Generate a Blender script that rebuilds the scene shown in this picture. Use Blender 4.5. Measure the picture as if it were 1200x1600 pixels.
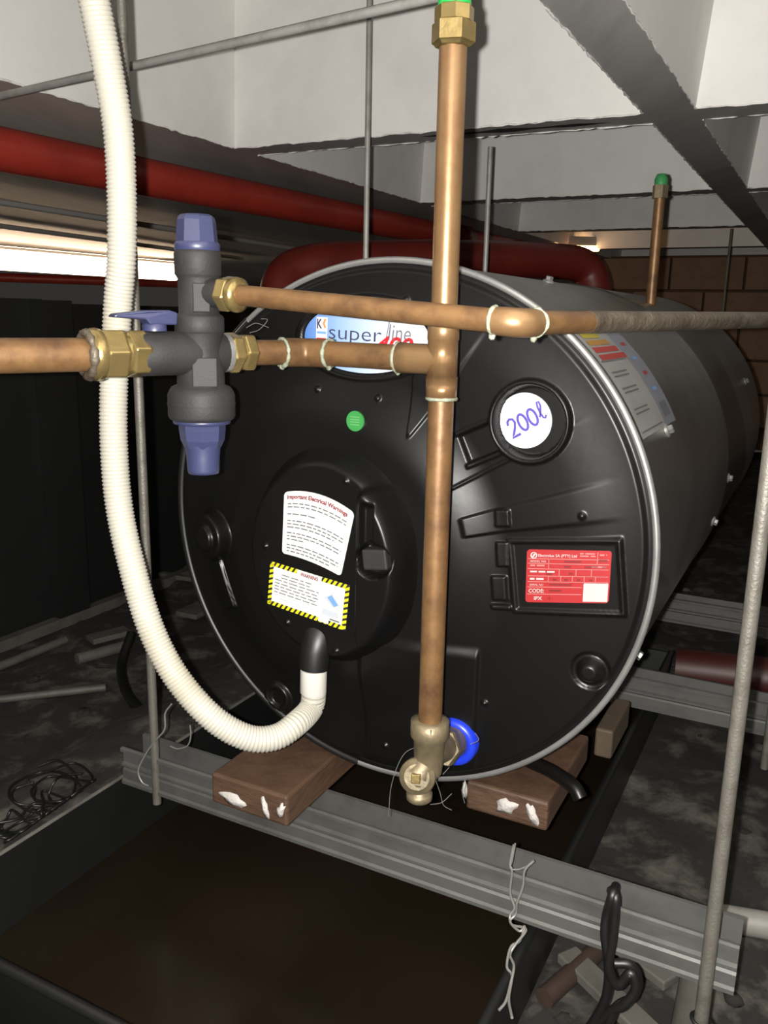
import bpy, math, random
from mathutils import Vector as V, Matrix
random.seed(7)
scene = bpy.context.scene
col = scene.collection
for o in list(bpy.data.objects): bpy.data.objects.remove(o)

# ------------------------------------------------------------------ camera
F, PITCH, ROLL, AZ = 1332.5, .22658, .01997, .47352        # focal length in px of a 1200x1600 frame
fw = V((0, math.cos(PITCH), -math.sin(PITCH))); up0 = V((0, math.sin(PITCH), math.cos(PITCH))); rt0 = V((1, 0, 0))
rt = rt0*math.cos(ROLL) + up0*math.sin(ROLL); up = up0*math.cos(ROLL) - rt0*math.sin(ROLL)
cam = bpy.data.cameras.new('camera'); cam_o = bpy.data.objects.new('camera', cam); col.objects.link(cam_o)
cam.sensor_fit = 'VERTICAL'; cam.sensor_height = 36; cam.lens = 36*F/1600; cam.clip_start = .02; cam.clip_end = 60
cam_o.matrix_world = Matrix(((rt.x, up.x, -fw.x, 0), (rt.y, up.y, -fw.y, 0), (rt.z, up.z, -fw.z, 0), (0, 0, 0, 1)))
scene.camera = cam_o

# ------------------------------------------------------------------ world, lights, exposure
w = bpy.data.worlds.new('world'); scene.world = w; w.use_nodes = True
w.node_tree.nodes['Background'].inputs[0].default_value = (1, .93, .84, 1)
w.node_tree.nodes['Background'].inputs[1].default_value = .03
fl = bpy.data.lights.new('phone_flash', 'POINT'); fl.energy = 80; fl.color = (1, .97, .92); fl.shadow_soft_size = .004
flo = bpy.data.objects.new('phone_flash', fl); col.objects.link(flo); flo.location = (-.018, -.004, .002)
vs = scene.view_settings; vs.view_transform = 'Standard'; vs.look = 'None'; vs.gamma = 1; vs.exposure = 0; vs.use_curve_mapping = False

# ------------------------------------------------------------------ frame of the place
D = V((math.sin(AZ), math.cos(AZ), 0)); S = V((math.cos(AZ), -math.sin(AZ), 0)); Z = V((0, 0, 1))
C = V((.0029, .8597, -.2197)); R = .275                     # centre of the heater's front face, radius
ZC = .33; ZF = -.72; ZS = -.53                              # slab soffit, floor, top of the steel channels
def W(u, v, w=0): return C + S*u + Z*v - D*w                # heater face frame: right, up, outwards
def G(s, t, z): return S*s + D*t + Z*z                      # building grid
def ray(x, y): return fw + rt*((x-600)/F) - up*((y-800)/F)
def at_d(x, y, d): return ray(x, y)*d
def at_z(x, y, z): r = ray(x, y); return r*(z/r.z)
def at_w(x, y, w): r = ray(x, y); return r*((C-D*w).dot(D)/r.dot(D))

# ------------------------------------------------------------------ materials
MATS = {}
def mat(name, c, rough=.5, metal=0., var=0., vscale=8., bump=0., bscale=60., c2=None, c2amt=.5, emit=None, est=0., spec=.5, stretch=None, coat=0., trans=0., rotz=0.):
    m = bpy.data.materials.new(name); m.use_nodes = True; nt = m.node_tree; b = nt.nodes['Principled BSDF']
    b.inputs['Base Color'].default_value = (*c, 1); b.inputs['Roughness'].default_value = rough; b.inputs['Metallic'].default_value = metal
    b.inputs['Specular IOR Level'].default_value = spec; b.inputs['Coat Weight'].default_value = coat
    if trans: b.inputs['Transmission Weight'].default_value = trans
    tc = nt.nodes.new('ShaderNodeTexCoord'); mp = nt.nodes.new('ShaderNodeMapping'); nt.links.new(tc.outputs['Object'], mp.inputs[0])
    if stretch: mp.inputs['Scale'].default_value = stretch; mp.inputs['Rotation'].default_value = (0, 0, rotz)
    if c2 is not None or var:
        n = nt.nodes.new('ShaderNodeTexNoise'); n.inputs['Scale'].default_value = vscale; n.inputs['Detail'].default_value = 8; n.inputs['Roughness'].default_value = .65
        nt.links.new(mp.outputs[0], n.inputs[0])
        rp = nt.nodes.new('ShaderNodeValToRGB'); e = rp.color_ramp.elements
        k = c2 if c2 is not None else tuple(x*(1-var) for x in c)
        e[0].position = .5-.22*(1-c2amt)-.1+.0; e[0].color = (*k, 1); e[1].position = e[0].position+.25; e[1].color = (*c, 1)
        nt.links.new(n.outputs['Fac'], rp.inputs[0]); nt.links.new(rp.outputs[0], b.inputs['Base Color'])
    if bump:
        n2 = nt.nodes.new('ShaderNodeTexNoise'); n2.inputs['Scale'].default_value = bscale; n2.inputs['Detail'].default_value = 6
        nt.links.new(mp.outputs[0], n2.inputs[0]); bp = nt.nodes.new('ShaderNodeBump'); bp.inputs['Strength'].default_value = bump; bp.inputs['Distance'].default_value = .004
        nt.links.new(n2.outputs['Fac'], bp.inputs['Height']); nt.links.new(bp.outputs[0], b.inputs['Normal'])
    if emit: b.inputs['Emission Color'].default_value = (*emit, 1); b.inputs['Emission Strength'].default_value = est
    MATS[name] = m; return m
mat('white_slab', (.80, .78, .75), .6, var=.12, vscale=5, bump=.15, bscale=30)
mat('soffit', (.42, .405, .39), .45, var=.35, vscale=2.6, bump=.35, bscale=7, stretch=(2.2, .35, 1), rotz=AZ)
mat('paint_lip', (.85, .83, .80), .5, var=.5, vscale=25, bump=.4, bscale=80)
mat('dirt', (.075, .068, .058), .95, c2=(.010, .0085, .007), vscale=13, c2amt=.95, bump=1, bscale=40)
er = [n for n in MATS['dirt'].node_tree.nodes if n.type == 'VALTORGB'][0].color_ramp.elements; er[0].position = .50; er[1].position = .66; er[1].color = (.075, .068, .057, 1)
mat('black_panel', (.008, .008, .008), .55, var=.3, vscale=6, bump=.1)
mat('block_wall', (.22, .13, .075), .7, var=.35, vscale=12, bump=.3, bscale=40)
mat('mortar', (.09, .055, .03), .9, bump=.3)
mat('dark_wall', (.11, .08, .055), .8, var=.3, vscale=3)
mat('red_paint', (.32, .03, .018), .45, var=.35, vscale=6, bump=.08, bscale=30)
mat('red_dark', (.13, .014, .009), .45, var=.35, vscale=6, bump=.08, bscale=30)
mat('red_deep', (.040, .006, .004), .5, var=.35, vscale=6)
mat('copper', (.205, .122, .056), .36, .55, c2=(.16, .08, .035), vscale=22, c2amt=.55, bump=.06, bscale=90)
mat('copper_rusty', (.175, .094, .038), .45, .45, c2=(.085, .043, .020), vscale=34, c2amt=.7, bump=.10, bscale=90)
mat('copper_dull', (.12, .10, .075), .5, .45, c2=(.06, .042, .028), vscale=30, c2amt=.75, bump=.45, bscale=140)
mat('solder', (.20, .22, .165), .65, .1, c2=(.19, .16, .10), vscale=90, c2amt=.5, bump=.5, bscale=200)
mat('brass', (.27, .20, .08), .26, .75, var=.3, vscale=30, bump=.1, bscale=150)
mat('brass_dull', (.17, .135, .08), .5, .5, c2=(.10, .083, .055), vscale=45, c2amt=.6, bump=.25, bscale=90)
mat('green_plastic', (.01, .30, .05), .35)
mat('green_dull', (.03, .20, .06), .4)
mat('blue_plastic', (.027, .031, .076), .4, var=.12, vscale=20)
mat('blue_bright', (.01, .03, .45), .35)
mat('black_body', (.018, .0175, .018), .62, var=.25, vscale=40, bump=.1, bscale=400, spec=.3)
mat('black_gloss', (.0036, .0035, .0033), .36, var=.2, vscale=9, bump=.05, bscale=35, spec=.27)
mat('black_rubber', (.005, .005, .005), .45)
mat('conduit', (.36, .345, .295), .5, c2=(.29, .25, .17), vscale=6, c2amt=.2, bump=.05)
mat('conduit_cuff', (.48, .46, .42), .45, var=.05)
mat('galvanised', (.30, .29, .275), .30, .9, var=.4, vscale=7, bump=.06, bscale=25)
mat('rim_metal', (.30, .30, .295), .35, .7, var=.25, vscale=25)
mat('strut_zinc', (.088, .088, .083), .58, .4, c2=(.06, .06, .056), vscale=18, c2amt=.55, bump=.12, bscale=60)
mat('rod_zinc', (.13, .122, .105), .5, .4, c2=(.08, .072, .058), vscale=30, c2amt=.5, bump=.2, bscale=420)
mat('rod_bright', (.34, .33, .31), .5, .3, c2=(.22, .21, .19), vscale=30, c2amt=.5)
mat('rust_dark', (.030, .016, .010), .7, var=.4, vscale=20, bump=.2)
mat('wood', (.068, .036, .020), .6, c2=(.04, .019, .011), vscale=14, c2amt=.5, bump=.4, bscale=60, stretch=(1, 1, 3))
mat('wood_pale', (.06, .042, .025), .7, var=.3, vscale=20, bump=.3)
mat('plaster_white', (.38, .36, .34), .8, bump=.6, bscale=150)
mat('tray_black', (.006, .0063, .0063), .45, var=.4, vscale=8, bump=.08, bscale=18)
mat('water', (.0095, .0065, .0038), .22, var=.3, vscale=3)
mat('pvc', (.20, .19, .17), .5, var=.25, vscale=14)
mat('pvc_dirty', (.085, .08, .07), .6, var=.45, vscale=18)
mat('wire', (.24, .235, .22), .45, .5)
mat('lamp_glow', (1, .95, .85), .5, emit=(1, .72, .48), est=11)
mat('lamp_glow_warm', (1, .8, .5), .5, emit=(1, .60, .28), est=12)
mat('lamp_body', (.5, .48, .45), .5)
mat('fibre', (.07, .066, .058), .7)
mat('paper', (.50, .50, .495), .45)
mat('ink_red', (.15, .003, .010), .5)
mat('ink_black', (.10, .10, .11), .5)
mat('ink_grey', (.09, .09, .095), .5)
mat('ink_blue', (.11, .23, .42), .5)
mat('ink_pale', (.36, .385, .42), .5)
mat('hazard_yellow', (.50, .455, .01), .45)
mat('hazard_black', (.012, .012, .012), .45)
mat('plate_red', (.25, .014, .016), .4)
mat('plate_line', (.32, .13, .12), .4)
mat('plate_dark', (.12, .005, .006), .5)
mat('plate_white', (.32, .315, .305), .4)
mat('sticker_green', (.03, .19, .045), .4)
mat('sticker_green_pale', (.09, .27, .09), .4)
mat('pen_purple', (.05, .03, .24), .5)
mat('badge_navy', (.03, .027, .065), .4)
mat('badge_red', (.40, .01, .015), .4)
mat('badge_grey', (.10, .10, .115), .4)
mat('badge_orange', (.45, .18, .06), .4)
mat('label_film', (.30, .30, .29), .35, .2, var=.15, vscale=20)
mat('label_film_blue', (.20, .21, .25), .35, .2)
mat('label_yellow', (.33, .27, .015), .4)
mat('label_orange', (.33, .16, .025), .4)
mat('label_red', (.30, .025, .02), .4)
# badge print: pale blue at the left end to white at the right end, a printed gradient in the label's own frame
m = mat('badge_print', (.8, .85, .9), .3); nt = m.node_tree
tc = nt.nodes.new('ShaderNodeTexCoord'); sp = nt.nodes.new('ShaderNodeVectorMath'); sp.operation = 'DOT_PRODUCT'; sp.inputs[1].default_value = S
mr = nt.nodes.new('ShaderNodeMapRange'); mr.inputs[1].default_value = -.072; mr.inputs[2].default_value = .05
rp = nt.nodes.new('ShaderNodeValToRGB'); rp.color_ramp.elements[0].color = (.05, .13, .36, 1); rp.color_ramp.elements[1].color = (.48, .49, .52, 1)
e = rp.color_ramp.elements.new(.35); e.color = (.19, .29, .47, 1)
nt.links.new(tc.outputs['Object'], sp.inputs[0]); nt.links.new(sp.outputs['Value'], mr.inputs[0]); nt.links.new(mr.outputs[0], rp.inputs[0])
nt.links.new(rp.outputs[0], nt.nodes['Principled BSDF'].inputs['Base Color'])

# ------------------------------------------------------------------ mesh builder
def frame(ax):
    ax = V(ax).normalized(); h = Z if abs(ax.z) < .9 else V((1, 0, 0))
    a = h.cross(ax).normalized(); return a, ax.cross(a), ax
class MB:
    def __init__(s): s.v = []; s.f = []; s.m = []; s.sm = []; s.mats = []
    def mi(s, name):
        if name not in s.mats: s.mats.append(name)
        return s.mats.index(name)
    def add(s, vs, fs, m=None, smooth=True):
        k = len(s.v); s.v += [V(p) for p in vs]; i = s.mi(m) if m else 0
        for f in fs: s.f.append([a+k for a in f]); s.m.append(i); s.sm.append(smooth)
        return s
    def tube(s, path, r, n=16, cap=True, m=None, smooth=True):
        P = [V(p) for p in path]; N = len(P); rs = r if isinstance(r, (list, tuple)) else [r]*N
        T = []
        for i in range(N):
            t = P[min(i+1, N-1)] - P[max(i-1, 0)]; T.append(t.normalized())
        a, b, _ = frame(T[0]); vs = []
        for i in range(N):
            if i:
                a = (a - T[i]*a.dot(T[i])).normalized()
            b = T[i].cross(a)
            for k in range(n):
                q = 2*math.pi*k/n; vs.append(P[i] + (a*math.cos(q)+b*math.sin(q))*rs[i])
        fs = [(i*n+k, i*n+(k+1) % n, (i+1)*n+(k+1) % n, (i+1)*n+k) for i in range(N-1) for k in range(n)]
        s.add(vs, fs, m, smooth)
        if cap: s.add(vs[:n], [tuple(range(n))[::-1]], m, False); s.add(vs[-n:], [tuple(range(n))], m, False)
        return s
    def lathe(s, o, ax, prof, n=32, m=None, smooth=True, rot=0., cap=True, flute=None):
        a, b, ax = frame(ax); o = V(o); vs = []
        for i, (t, r) in enumerate(prof):
            for k in range(n):
                q = 2*math.pi*k/n+rot; rr = r*(1+flute*math.cos(6*q)) if flute else r
                vs.append(o+ax*t+(a*math.cos(q)+b*math.sin(q))*rr)
        N = len(prof); fs = [(i*n+k, i*n+(k+1) % n, (i+1)*n+(k+1) % n, (i+1)*n+k) for i in range(N-1) for k in range(n)]
        s.add(vs, fs, m, smooth)
        if cap: s.add(vs[:n], [tuple(range(n))[::-1]], m, False); s.add(vs[-n:], [tuple(range(n))], m, False)
        return s
    def box(s, c, ex, ey, ez, m=None):
        c, ex, ey, ez = V(c), V(ex), V(ey), V(ez)
        vs = [c+ex*i+ey*j+ez*k for i in (-1, 1) for j in (-1, 1) for k in (-1, 1)]
        return s.add(vs, [(0, 1, 3, 2), (4, 6, 7, 5), (0, 4, 5, 1), (2, 3, 7, 6), (0, 2, 6, 4), (1, 5, 7, 3)], m, False)
    def sweep(s, prof, o, ex, ez, ax, L, m=None, smooth=False):
        o = V(o); n = len(prof); vs = [o+V(ex)*x+V(ez)*z+V(ax)*t for t in (0, L) for x, z in prof]
        s.add(vs, [(k, (k+1) % n, n+(k+1) % n, n+k) for k in range(n)], m, smooth)
        return s.add(vs[:n], [tuple(range(n))[::-1]], m, False).add(vs[n:], [tuple(range(n))], m, False)
    def sphere(s, c, r, n=10, m=None, sc=(1, 1, 1), jit=0):
        vs = []; fs = []
        for i in range(n+1):
            for k in range(2*n):
                th = math.pi*i/n; ph = math.pi*k/n; j = 1+(random.random()-.5)*jit
                vs.append(V(c)+V((math.sin(th)*math.cos(ph)*sc[0], math.sin(th)*math.sin(ph)*sc[1], math.cos(th)*sc[2]))*r*j)
        for i in range(n):
            for k in range(2*n): fs.append((i*2*n+k, (i+1)*2*n+k, (i+1)*2*n+(k+1) % (2*n), i*2*n+(k+1) % (2*n)))
        return s.add(vs, fs, m)
    def build(s, name, material=None, parent=None, origin=None, bevel=0):
        if origin is None:
            if parent is not None: origin = parent.matrix_world.translation if parent.parent is None else V(parent['_o'])
            else:
                lo = V([min(p[i] for p in s.v) for i in range(3)]); hi = V([max(p[i] for p in s.v) for i in range(3)]); origin = V(((lo.x+hi.x)/2, (lo.y+hi.y)/2, lo.z))
        origin = V(origin)
        me = bpy.data.meshes.new(name); me.from_pydata([p-origin for p in s.v], [], s.f)
        names = [material] if not s.mats else s.mats
        for q in names: me.materials.append(MATS[q])
        me.polygons.foreach_set('material_index', s.m); me.polygons.foreach_set('use_smooth', s.sm); me.update()
        o = bpy.data.objects.new(name, me); col.objects.link(o)
        if parent is not None:
            o.parent = parent; o.matrix_parent_inverse = Matrix()
            o.location = origin - ORG[parent.name]; ORG[o.name] = origin.copy()
        else: o.location = origin; ORG[o.name] = origin.copy()
        if bevel:
            b = o.modifiers.new('bevel', 'BEVEL'); b.width = bevel; b.segments = 2; b.limit_method = 'ANGLE'
        return o
ORG = {}
def empty(name, loc, label, cat, group=None):
    o = bpy.data.objects.new(name, None); col.objects.link(o); o.location = loc; o.empty_display_size = .05; ORG[o.name] = V(loc)
    return tag(o, label, cat, group)
def tag(o, label, cat, group=None):
    o['label'] = label; o['category'] = cat
    if group: o['group'] = group
    return o
def part(mb, name, material, parent, bevel=0, label=None):
    o = mb.build(name, material, parent, ORG[parent.name], bevel)
    if label: o['label'] = label
    return o
def struct(o): o['kind'] = 'structure'; return o
def smooth_path(P, per=10):
    P = [V(p) for p in P]; P = [P[0]*2-P[1]]+P+[P[-1]*2-P[-2]]; out = []
    for i in range(1, len(P)-2):
        a, b, c, d = P[i-1:i+3]
        for k in range(per):
            t = k/per; out.append(.5*((2*b)+(c-a)*t+(2*a-5*b+4*c-d)*t*t+(3*b-a-3*c+d)*t**3))
    out.append(P[-2]); return out
def resample(P, step):
    out = [P[0]]; acc = 0
    for a, b in zip(P, P[1:]):
        L = (b-a).length; d = step-acc
        while d <= L: out.append(a.lerp(b, d/L)); d += step
        acc = L-(d-step)
    return out
def torus(mb, c, ax, r1, r2, n=32, k=8, m=None, jit=0):
    a, b, ax = frame(ax); vs = []
    for i in range(n):
        q = 2*math.pi*i/n; rad = a*math.cos(q)+b*math.sin(q); j = 1+jit*(random.random()-.3)
        for h in range(k):
            g = 2*math.pi*h/k; vs.append(V(c)+rad*(r1+r2*j*math.cos(g))+ax*(r2*j*math.sin(g)))
    return mb.add(vs, [(i*k+h, ((i+1) % n)*k+h, ((i+1) % n)*k+(h+1) % k, i*k+(h+1) % k) for i in range(n) for h in range(k)], m)
def text_mesh(body, shear=0., bold=0.):
    cu = bpy.data.curves.new('t', 'FONT'); cu.body = body; cu.size = 1; cu.shear = shear; cu.offset = bold; cu.resolution_u = 3
    o = bpy.data.objects.new('t', cu); col.objects.link(o); bpy.context.view_layer.update()
    me = bpy.data.meshes.new_from_object(o.evaluated_get(bpy.context.evaluated_depsgraph_get()))
    vs = [v.co.copy() for v in me.vertices]; fs = [tuple(p.vertices) for p in me.polygons]
    bpy.data.objects.remove(o); bpy.data.meshes.remove(me); return vs, fs
def put_text(mb, body, m, fn, x0, y0, h, width=None, shear=0., bold=0.):
    """text laid into the label frame fn(x, y); h = cap height, width fits the line"""
    vs, fs = text_mesh(body, shear, bold); xs = [p.x for p in vs]; sx = (width/(max(xs)-min(xs))) if width else h/.72; mn = min(xs)
    mb.add([fn(x0+(p.x-mn)*sx, y0+p.y*h/.72) for p in vs], fs, m, False)
def poly(mb, pts, fn, m): mb.add([fn(*p) for p in pts], [tuple(range(len(pts)))], m, False)
def rect(mb, x0, y0, x1, y1, fn, m): poly(mb, [(x0, y0), (x1, y0), (x1, y1), (x0, y1)], fn, m)
def ribbon(mb, pts, wd, fn, m):
    n = len(pts); vs = []
    for i, (x, y) in enumerate(pts):
        a = pts[max(i-1, 0)]; b = pts[min(i+1, n-1)]; dx, dy = b[0]-a[0], b[1]-a[1]; L = math.hypot(dx, dy) or 1
        vs += [fn(x-dy/L*wd, y+dx/L*wd), fn(x+dy/L*wd, y-dx/L*wd)]
    mb.add(vs, [(2*i, 2*i+1, 2*i+3, 2*i+2) for i in range(n-1)], m, False)
def words(mb, x0, x1, y, h, fn, m):
    """a line of print too small to read: word-long dashes"""
    x = x0
    while x < x1:
        L = random.uniform(.04, .11)*(1); rect(mb, x, y, min(x+L, x1), y+h, fn, m); x += L+.02
def plate(mb, outline, base, m, th=.0005):
    """a thin sticker: outline in label coordinates, base(x, y, lift) to world"""
    n = len(outline); vs = [base(x, y, th) for x, y in outline]+[base(x, y, -.002) for x, y in outline]
    mb.add(vs, [tuple(range(n))]+[(k, n+k, n+(k+1) % n, (k+1) % n) for k in range(n)], m, False)
def bilin(q): # q = tl, tr, bl, br in (u, v)
    (a, b), (c, d), (e, f), (g, h) = q
    return lambda x, y: (((a*(1-x)+c*x)*y+(e*(1-x)+g*x)*(1-y)), ((b*(1-x)+d*x)*y+(f*(1-x)+h*x)*(1-y)))
def rrect(r, asp=1., n=4):
    out = []
    for cx, cy, a0 in ((1-r/asp, 1-r, 0), (r/asp, 1-r, 90), (r/asp, r, 180), (1-r/asp, r, 270)):
        for k in range(n+1): a = math.radians(a0+90*k/n); out.append((cx+r/asp*math.cos(a), cy+r*math.sin(a)))
    return out
def sstep(a, b, x):
    t = max(0., min(1., (x-a)/(b-a))); return t*t*(3-2*t)

# ================================================================== THE SETTING
# waffle slab: ribs on a square grid, coffers pushed up between them
PITCHW, COF, HC = .905, .823, .36
S0, T0 = -1.145, 1.527-COF                                   # near-left corner of the coffer above the heater
mb = MB(); SX0, SX1, TY0, TY1 = -6.5, 5.5, -1.4, 9.0
cols = [S0+PITCHW*i for i in range(0, 6)]; rows = [T0+PITCHW*j for j in range(-1, 7)]
cells = {(i, j) for i in range(6) for j in range(8)}
sx = [SX0]; 
for c in cols: sx += [c, c+COF]
sx.append(SX1); ty = [TY0]
for r_ in rows: ty += [r_, r_+COF]
ty.append(TY1)
for i in range(len(sx)-1):
    for j in range(len(ty)-1):
        a, b, c, d = sx[i], sx[i+1], ty[j], ty[j+1]
        if i % 2 == 1 and j % 2 == 1:
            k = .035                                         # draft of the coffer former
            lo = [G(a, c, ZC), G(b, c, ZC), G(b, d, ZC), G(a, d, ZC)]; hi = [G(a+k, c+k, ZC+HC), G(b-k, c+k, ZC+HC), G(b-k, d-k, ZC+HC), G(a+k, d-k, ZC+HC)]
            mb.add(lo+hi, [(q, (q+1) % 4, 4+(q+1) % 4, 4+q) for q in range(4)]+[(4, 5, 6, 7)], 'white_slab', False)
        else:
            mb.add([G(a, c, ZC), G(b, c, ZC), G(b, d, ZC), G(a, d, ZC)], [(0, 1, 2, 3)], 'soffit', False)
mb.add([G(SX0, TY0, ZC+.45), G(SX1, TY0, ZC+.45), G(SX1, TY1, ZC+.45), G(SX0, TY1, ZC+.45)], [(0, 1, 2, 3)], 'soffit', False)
ceiling = struct(mb.build('ceiling'))
# ragged paint lips along the rib edges nearest the camera
def lip(a, b, name='paint_lip'):
    n = max(8, int((b-a).length/.012)); P = [a.lerp(b, k/n)+V((0, 0, random.uniform(-.0015, .0015)))+S*random.uniform(-.0012, .0012) for k in range(n+1)]
    part(MB().tube(P, [random.uniform(.0006, .0021) for _ in P], 6), name, 'paint_lip', ceiling)
for j in (1, 2, 3):
    for i in (0, 1, 2):
        s0, t0 = cols[i], rows[j]
        lip(G(s0, t0+COF, ZC), G(s0+COF, t0+COF, ZC)); lip(G(s0, t0, ZC), G(s0+COF, t0, ZC))
        lip(G(s0, t0, ZC), G(s0, t0+COF, ZC)); lip(G(s0+COF, t0, ZC), G(s0+COF, t0+COF, ZC))

mat('soot', (.012, .012, .011), .8, var=.3, vscale=30)
mb = MB(); q0, q1 = G(-.74, 1.55, 0), G(-.38, 1.56, 0); n = 40; vs = []
for k in range(n+1):
    t = k/n; wd = .030*math.sin(math.pi*t)**.6*(.65+.35*math.sin(t*17)+.15*random.random()); c_ = q0.lerp(q1, t)+D*.012; vs += [c_-D*wd*.5+Z*(ZC-.0008), c_+D*wd*.5+Z*(ZC-.0008)]
mb.add(vs, [(2*k, 2*k+1, 2*k+3, 2*k+2) for k in range(n)]); part(mb, 'soot_stain', 'soot', ceiling, label='black soot smear on the rib')
# floor: uneven dirt on concrete, heaped against the left and near sides of the tray
def mound(s_, t_):
    q_ = G(s_, t_, 0)-C; u, d = q_.dot(S), q_.dot(D); du, dd = max(-.378-u, 0), max(-.323-d, 0)
    if u > -.378 and d > -.323: return 0.
    r_ = math.hypot(du, dd); return .078*sstep(.34, .12, r_)*sstep(.012, .032, r_)*sstep(.30, .10, u)*sstep(.9, .6, d)
mb = MB(); n = 330; x0, x1, y0, y1 = -3.2, 3.6, -.6, 5.2; vs = []
from mathutils import noise as NZ
for i in range(n+1):
    for j in range(n+1):
        s_ = x0+(x1-x0)*i/n; t_ = y0+(y1-y0)*j/n
        h = .016*NZ.fractal(V((s_*5, t_*5, 1)), 1, 2, 6)+.010*NZ.noise(V((s_*22, t_*22, 0)))
        vs.append(G(s_, t_, ZF+min(h, .014)+mound(s_, t_)))
mb.add(vs, [(i*(n+1)+j, (i+1)*(n+1)+j, (i+1)*(n+1)+j+1, i*(n+1)+j+1) for i in range(n) for j in range(n)])
struct(mb.build('floor', 'dirt'))
# low black partition at the left
mb = MB(); mb.box(G(-1.555, .6, (ZF+.02)/2), S*.02, D*.75, Z*((.02-ZF)/2)); wl = struct(mb.build('wall_left', 'black_panel'))
part(MB().box(G(-1.525, 1.36, (ZF+.018)/2), S*.02, D*.045, Z*((.018-ZF)/2)), 'post', 'black_panel', wl)
part(MB().box(G(-1.60, 2.5, (ZF+.012)/2), S*.02, D*1.08, Z*((.012-ZF)/2)), 'panel', 'black_panel', wl)
part(MB().box(G(-1.515, .95, ZF+.012), S*.012, D*1.2, Z*.012), 'skirting', 'pvc_dirty', wl)
# far walls
mb = MB(); mb.box(G(-1.0, 9.0, -.15), S*6.4, D*.05, Z*.55); struct(mb.build('wall_far', 'dark_wall'))
mb = MB(); mb.box(G(1.4, 4.95, -.16), S*2.6, D*.04, Z*.50); wb = struct(mb.build('wall_back', 'mortar'))
bm0 = None
for r_ in range(5):
    for k in range(14):
        c_ = G(-1.0+.37*k+(.18 if r_ % 2 else 0), 4.90, ZC-.085-.175*r_); dz = random.uniform(-.004, .004)
        if bm0 is None:
            bo = part(MB().box(c_, S*.178, D*.03, Z*.08), 'block', 'block_wall', wb); bm0 = (bo, c_)
        else:
            b2 = bo.copy(); col.objects.link(b2); b2.parent = wb; b2.location = bo.location+(c_-bm0[1])+D*dz
mb = MB(); mb.box(G(4.0, 2.2, -.16), S*.04, D*2.8, Z*.50); struct(mb.build('wall_right', 'dark_wall'))

# ================================================================== SERVICES OVERHEAD
def red_pipe(name, P, r, label, joints=(), m='red_paint'):
    e_ = empty(name, P[0], label, 'pipe'); part(MB().tube(P, r, 28), 'pipe', m, e_)
    for k, (c_, ax, L, rr) in enumerate(joints): part(MB().lathe(c_, ax, [(-L, r), (-L, rr), (L, rr), (L, r)], 28, cap=False), 'coupling', 'red_paint', e_)
    return e_
ra = at_z(0, 233, .265); rb = at_z(640, 357, .265); dr = (rb-ra).normalized()
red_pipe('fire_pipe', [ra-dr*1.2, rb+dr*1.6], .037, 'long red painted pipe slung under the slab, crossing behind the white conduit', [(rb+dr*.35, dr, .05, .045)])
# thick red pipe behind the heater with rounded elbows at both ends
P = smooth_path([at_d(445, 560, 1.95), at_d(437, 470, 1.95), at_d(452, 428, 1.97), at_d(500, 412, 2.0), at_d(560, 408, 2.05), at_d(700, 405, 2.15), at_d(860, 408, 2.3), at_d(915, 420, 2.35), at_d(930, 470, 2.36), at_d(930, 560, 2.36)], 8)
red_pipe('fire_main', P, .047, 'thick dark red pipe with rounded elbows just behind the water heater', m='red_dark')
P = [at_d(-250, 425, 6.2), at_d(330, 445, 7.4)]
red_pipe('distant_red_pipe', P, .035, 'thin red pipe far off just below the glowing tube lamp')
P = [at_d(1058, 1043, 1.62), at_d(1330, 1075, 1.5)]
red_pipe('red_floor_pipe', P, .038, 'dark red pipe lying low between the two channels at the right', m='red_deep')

def lamp(name, a, b, hw, label, glow):
    e_ = empty(name, (a+b)/2, label, 'lamp'); ax = (b-a).normalized(); side = ax.cross(Z).normalized(); L = (b-a).length/2
    part(MB().box((a+b)/2+Z*.035, side*hw*.7, ax*L, Z*.02), 'housing', 'lamp_body', e_)
    part(MB().tube([a, a.lerp(b, .02), a.lerp(b, .5), a.lerp(b, .98), b], [hw*.4, hw, hw, hw, hw*.4], 14), 'tube', glow, e_)
ta = at_z(-160, 391, .24); tb = at_z(278, 424, .25)
lamp('tube_lamp', ta, tb, .06, 'glowing fluorescent tube lamp far off under the slab at the left', 'lamp_glow')
lamp('small_tube_lamp', at_d(868, 388, 3.9), at_d(935, 389, 4.1), .012, 'small orange glowing lamp far off above the dark red pipe', 'lamp_glow_warm')

for k, (x0, y0, x1, y1, dd, lb) in enumerate(((-60, 306, 330, 368, .306, 'thin grey conduit clipped under the slab just below the red pipe'), (-60, 345, 260, 388, .312, 'thin distant conduit under the slab above the glowing tube lamp'))):
    a = at_z(x0, y0, dd); b = at_z(x1, y1, dd); tag(MB().tube([a-(b-a)*.1, b+(b-a)*.6], .010, 12).build('ceiling_conduit', 'lamp_body'), lb, 'conduit')
def rod(name, top, bot, r, label, cat='rod', group=None, m='rod_zinc'):
    return tag(MB().tube([bot, top], r, 12).build(name, m), label, cat, group)
zt = ZC+.44
q = at_d(572, 380, 1.50); rod('hanger_rod', V((q.x, q.y, zt)), V((q.x, q.y, -.50)), .0048, 'thin hanger rod dropping behind the heater, left of the copper riser', m='rod_bright')
q = at_d(762, 330, 1.72); rod('hanger_rod', V((q.x, q.y, ZC)), V((q.x, q.y, -.50)), .0052, 'thin hanger rod dropping from the rib just right of the copper riser', m='rod_bright')
q = at_d(1141, 380, 3.1); rod('hanger_rod', V((q.x, q.y, ZC)), V((q.x, q.y, -.1)), .005, 'thin distant hanger rod in front of the brown block wall')
a = at_z(-60, 164, .30); b = at_z(700, -9, .30); d_ = (b-a).normalized()
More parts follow.
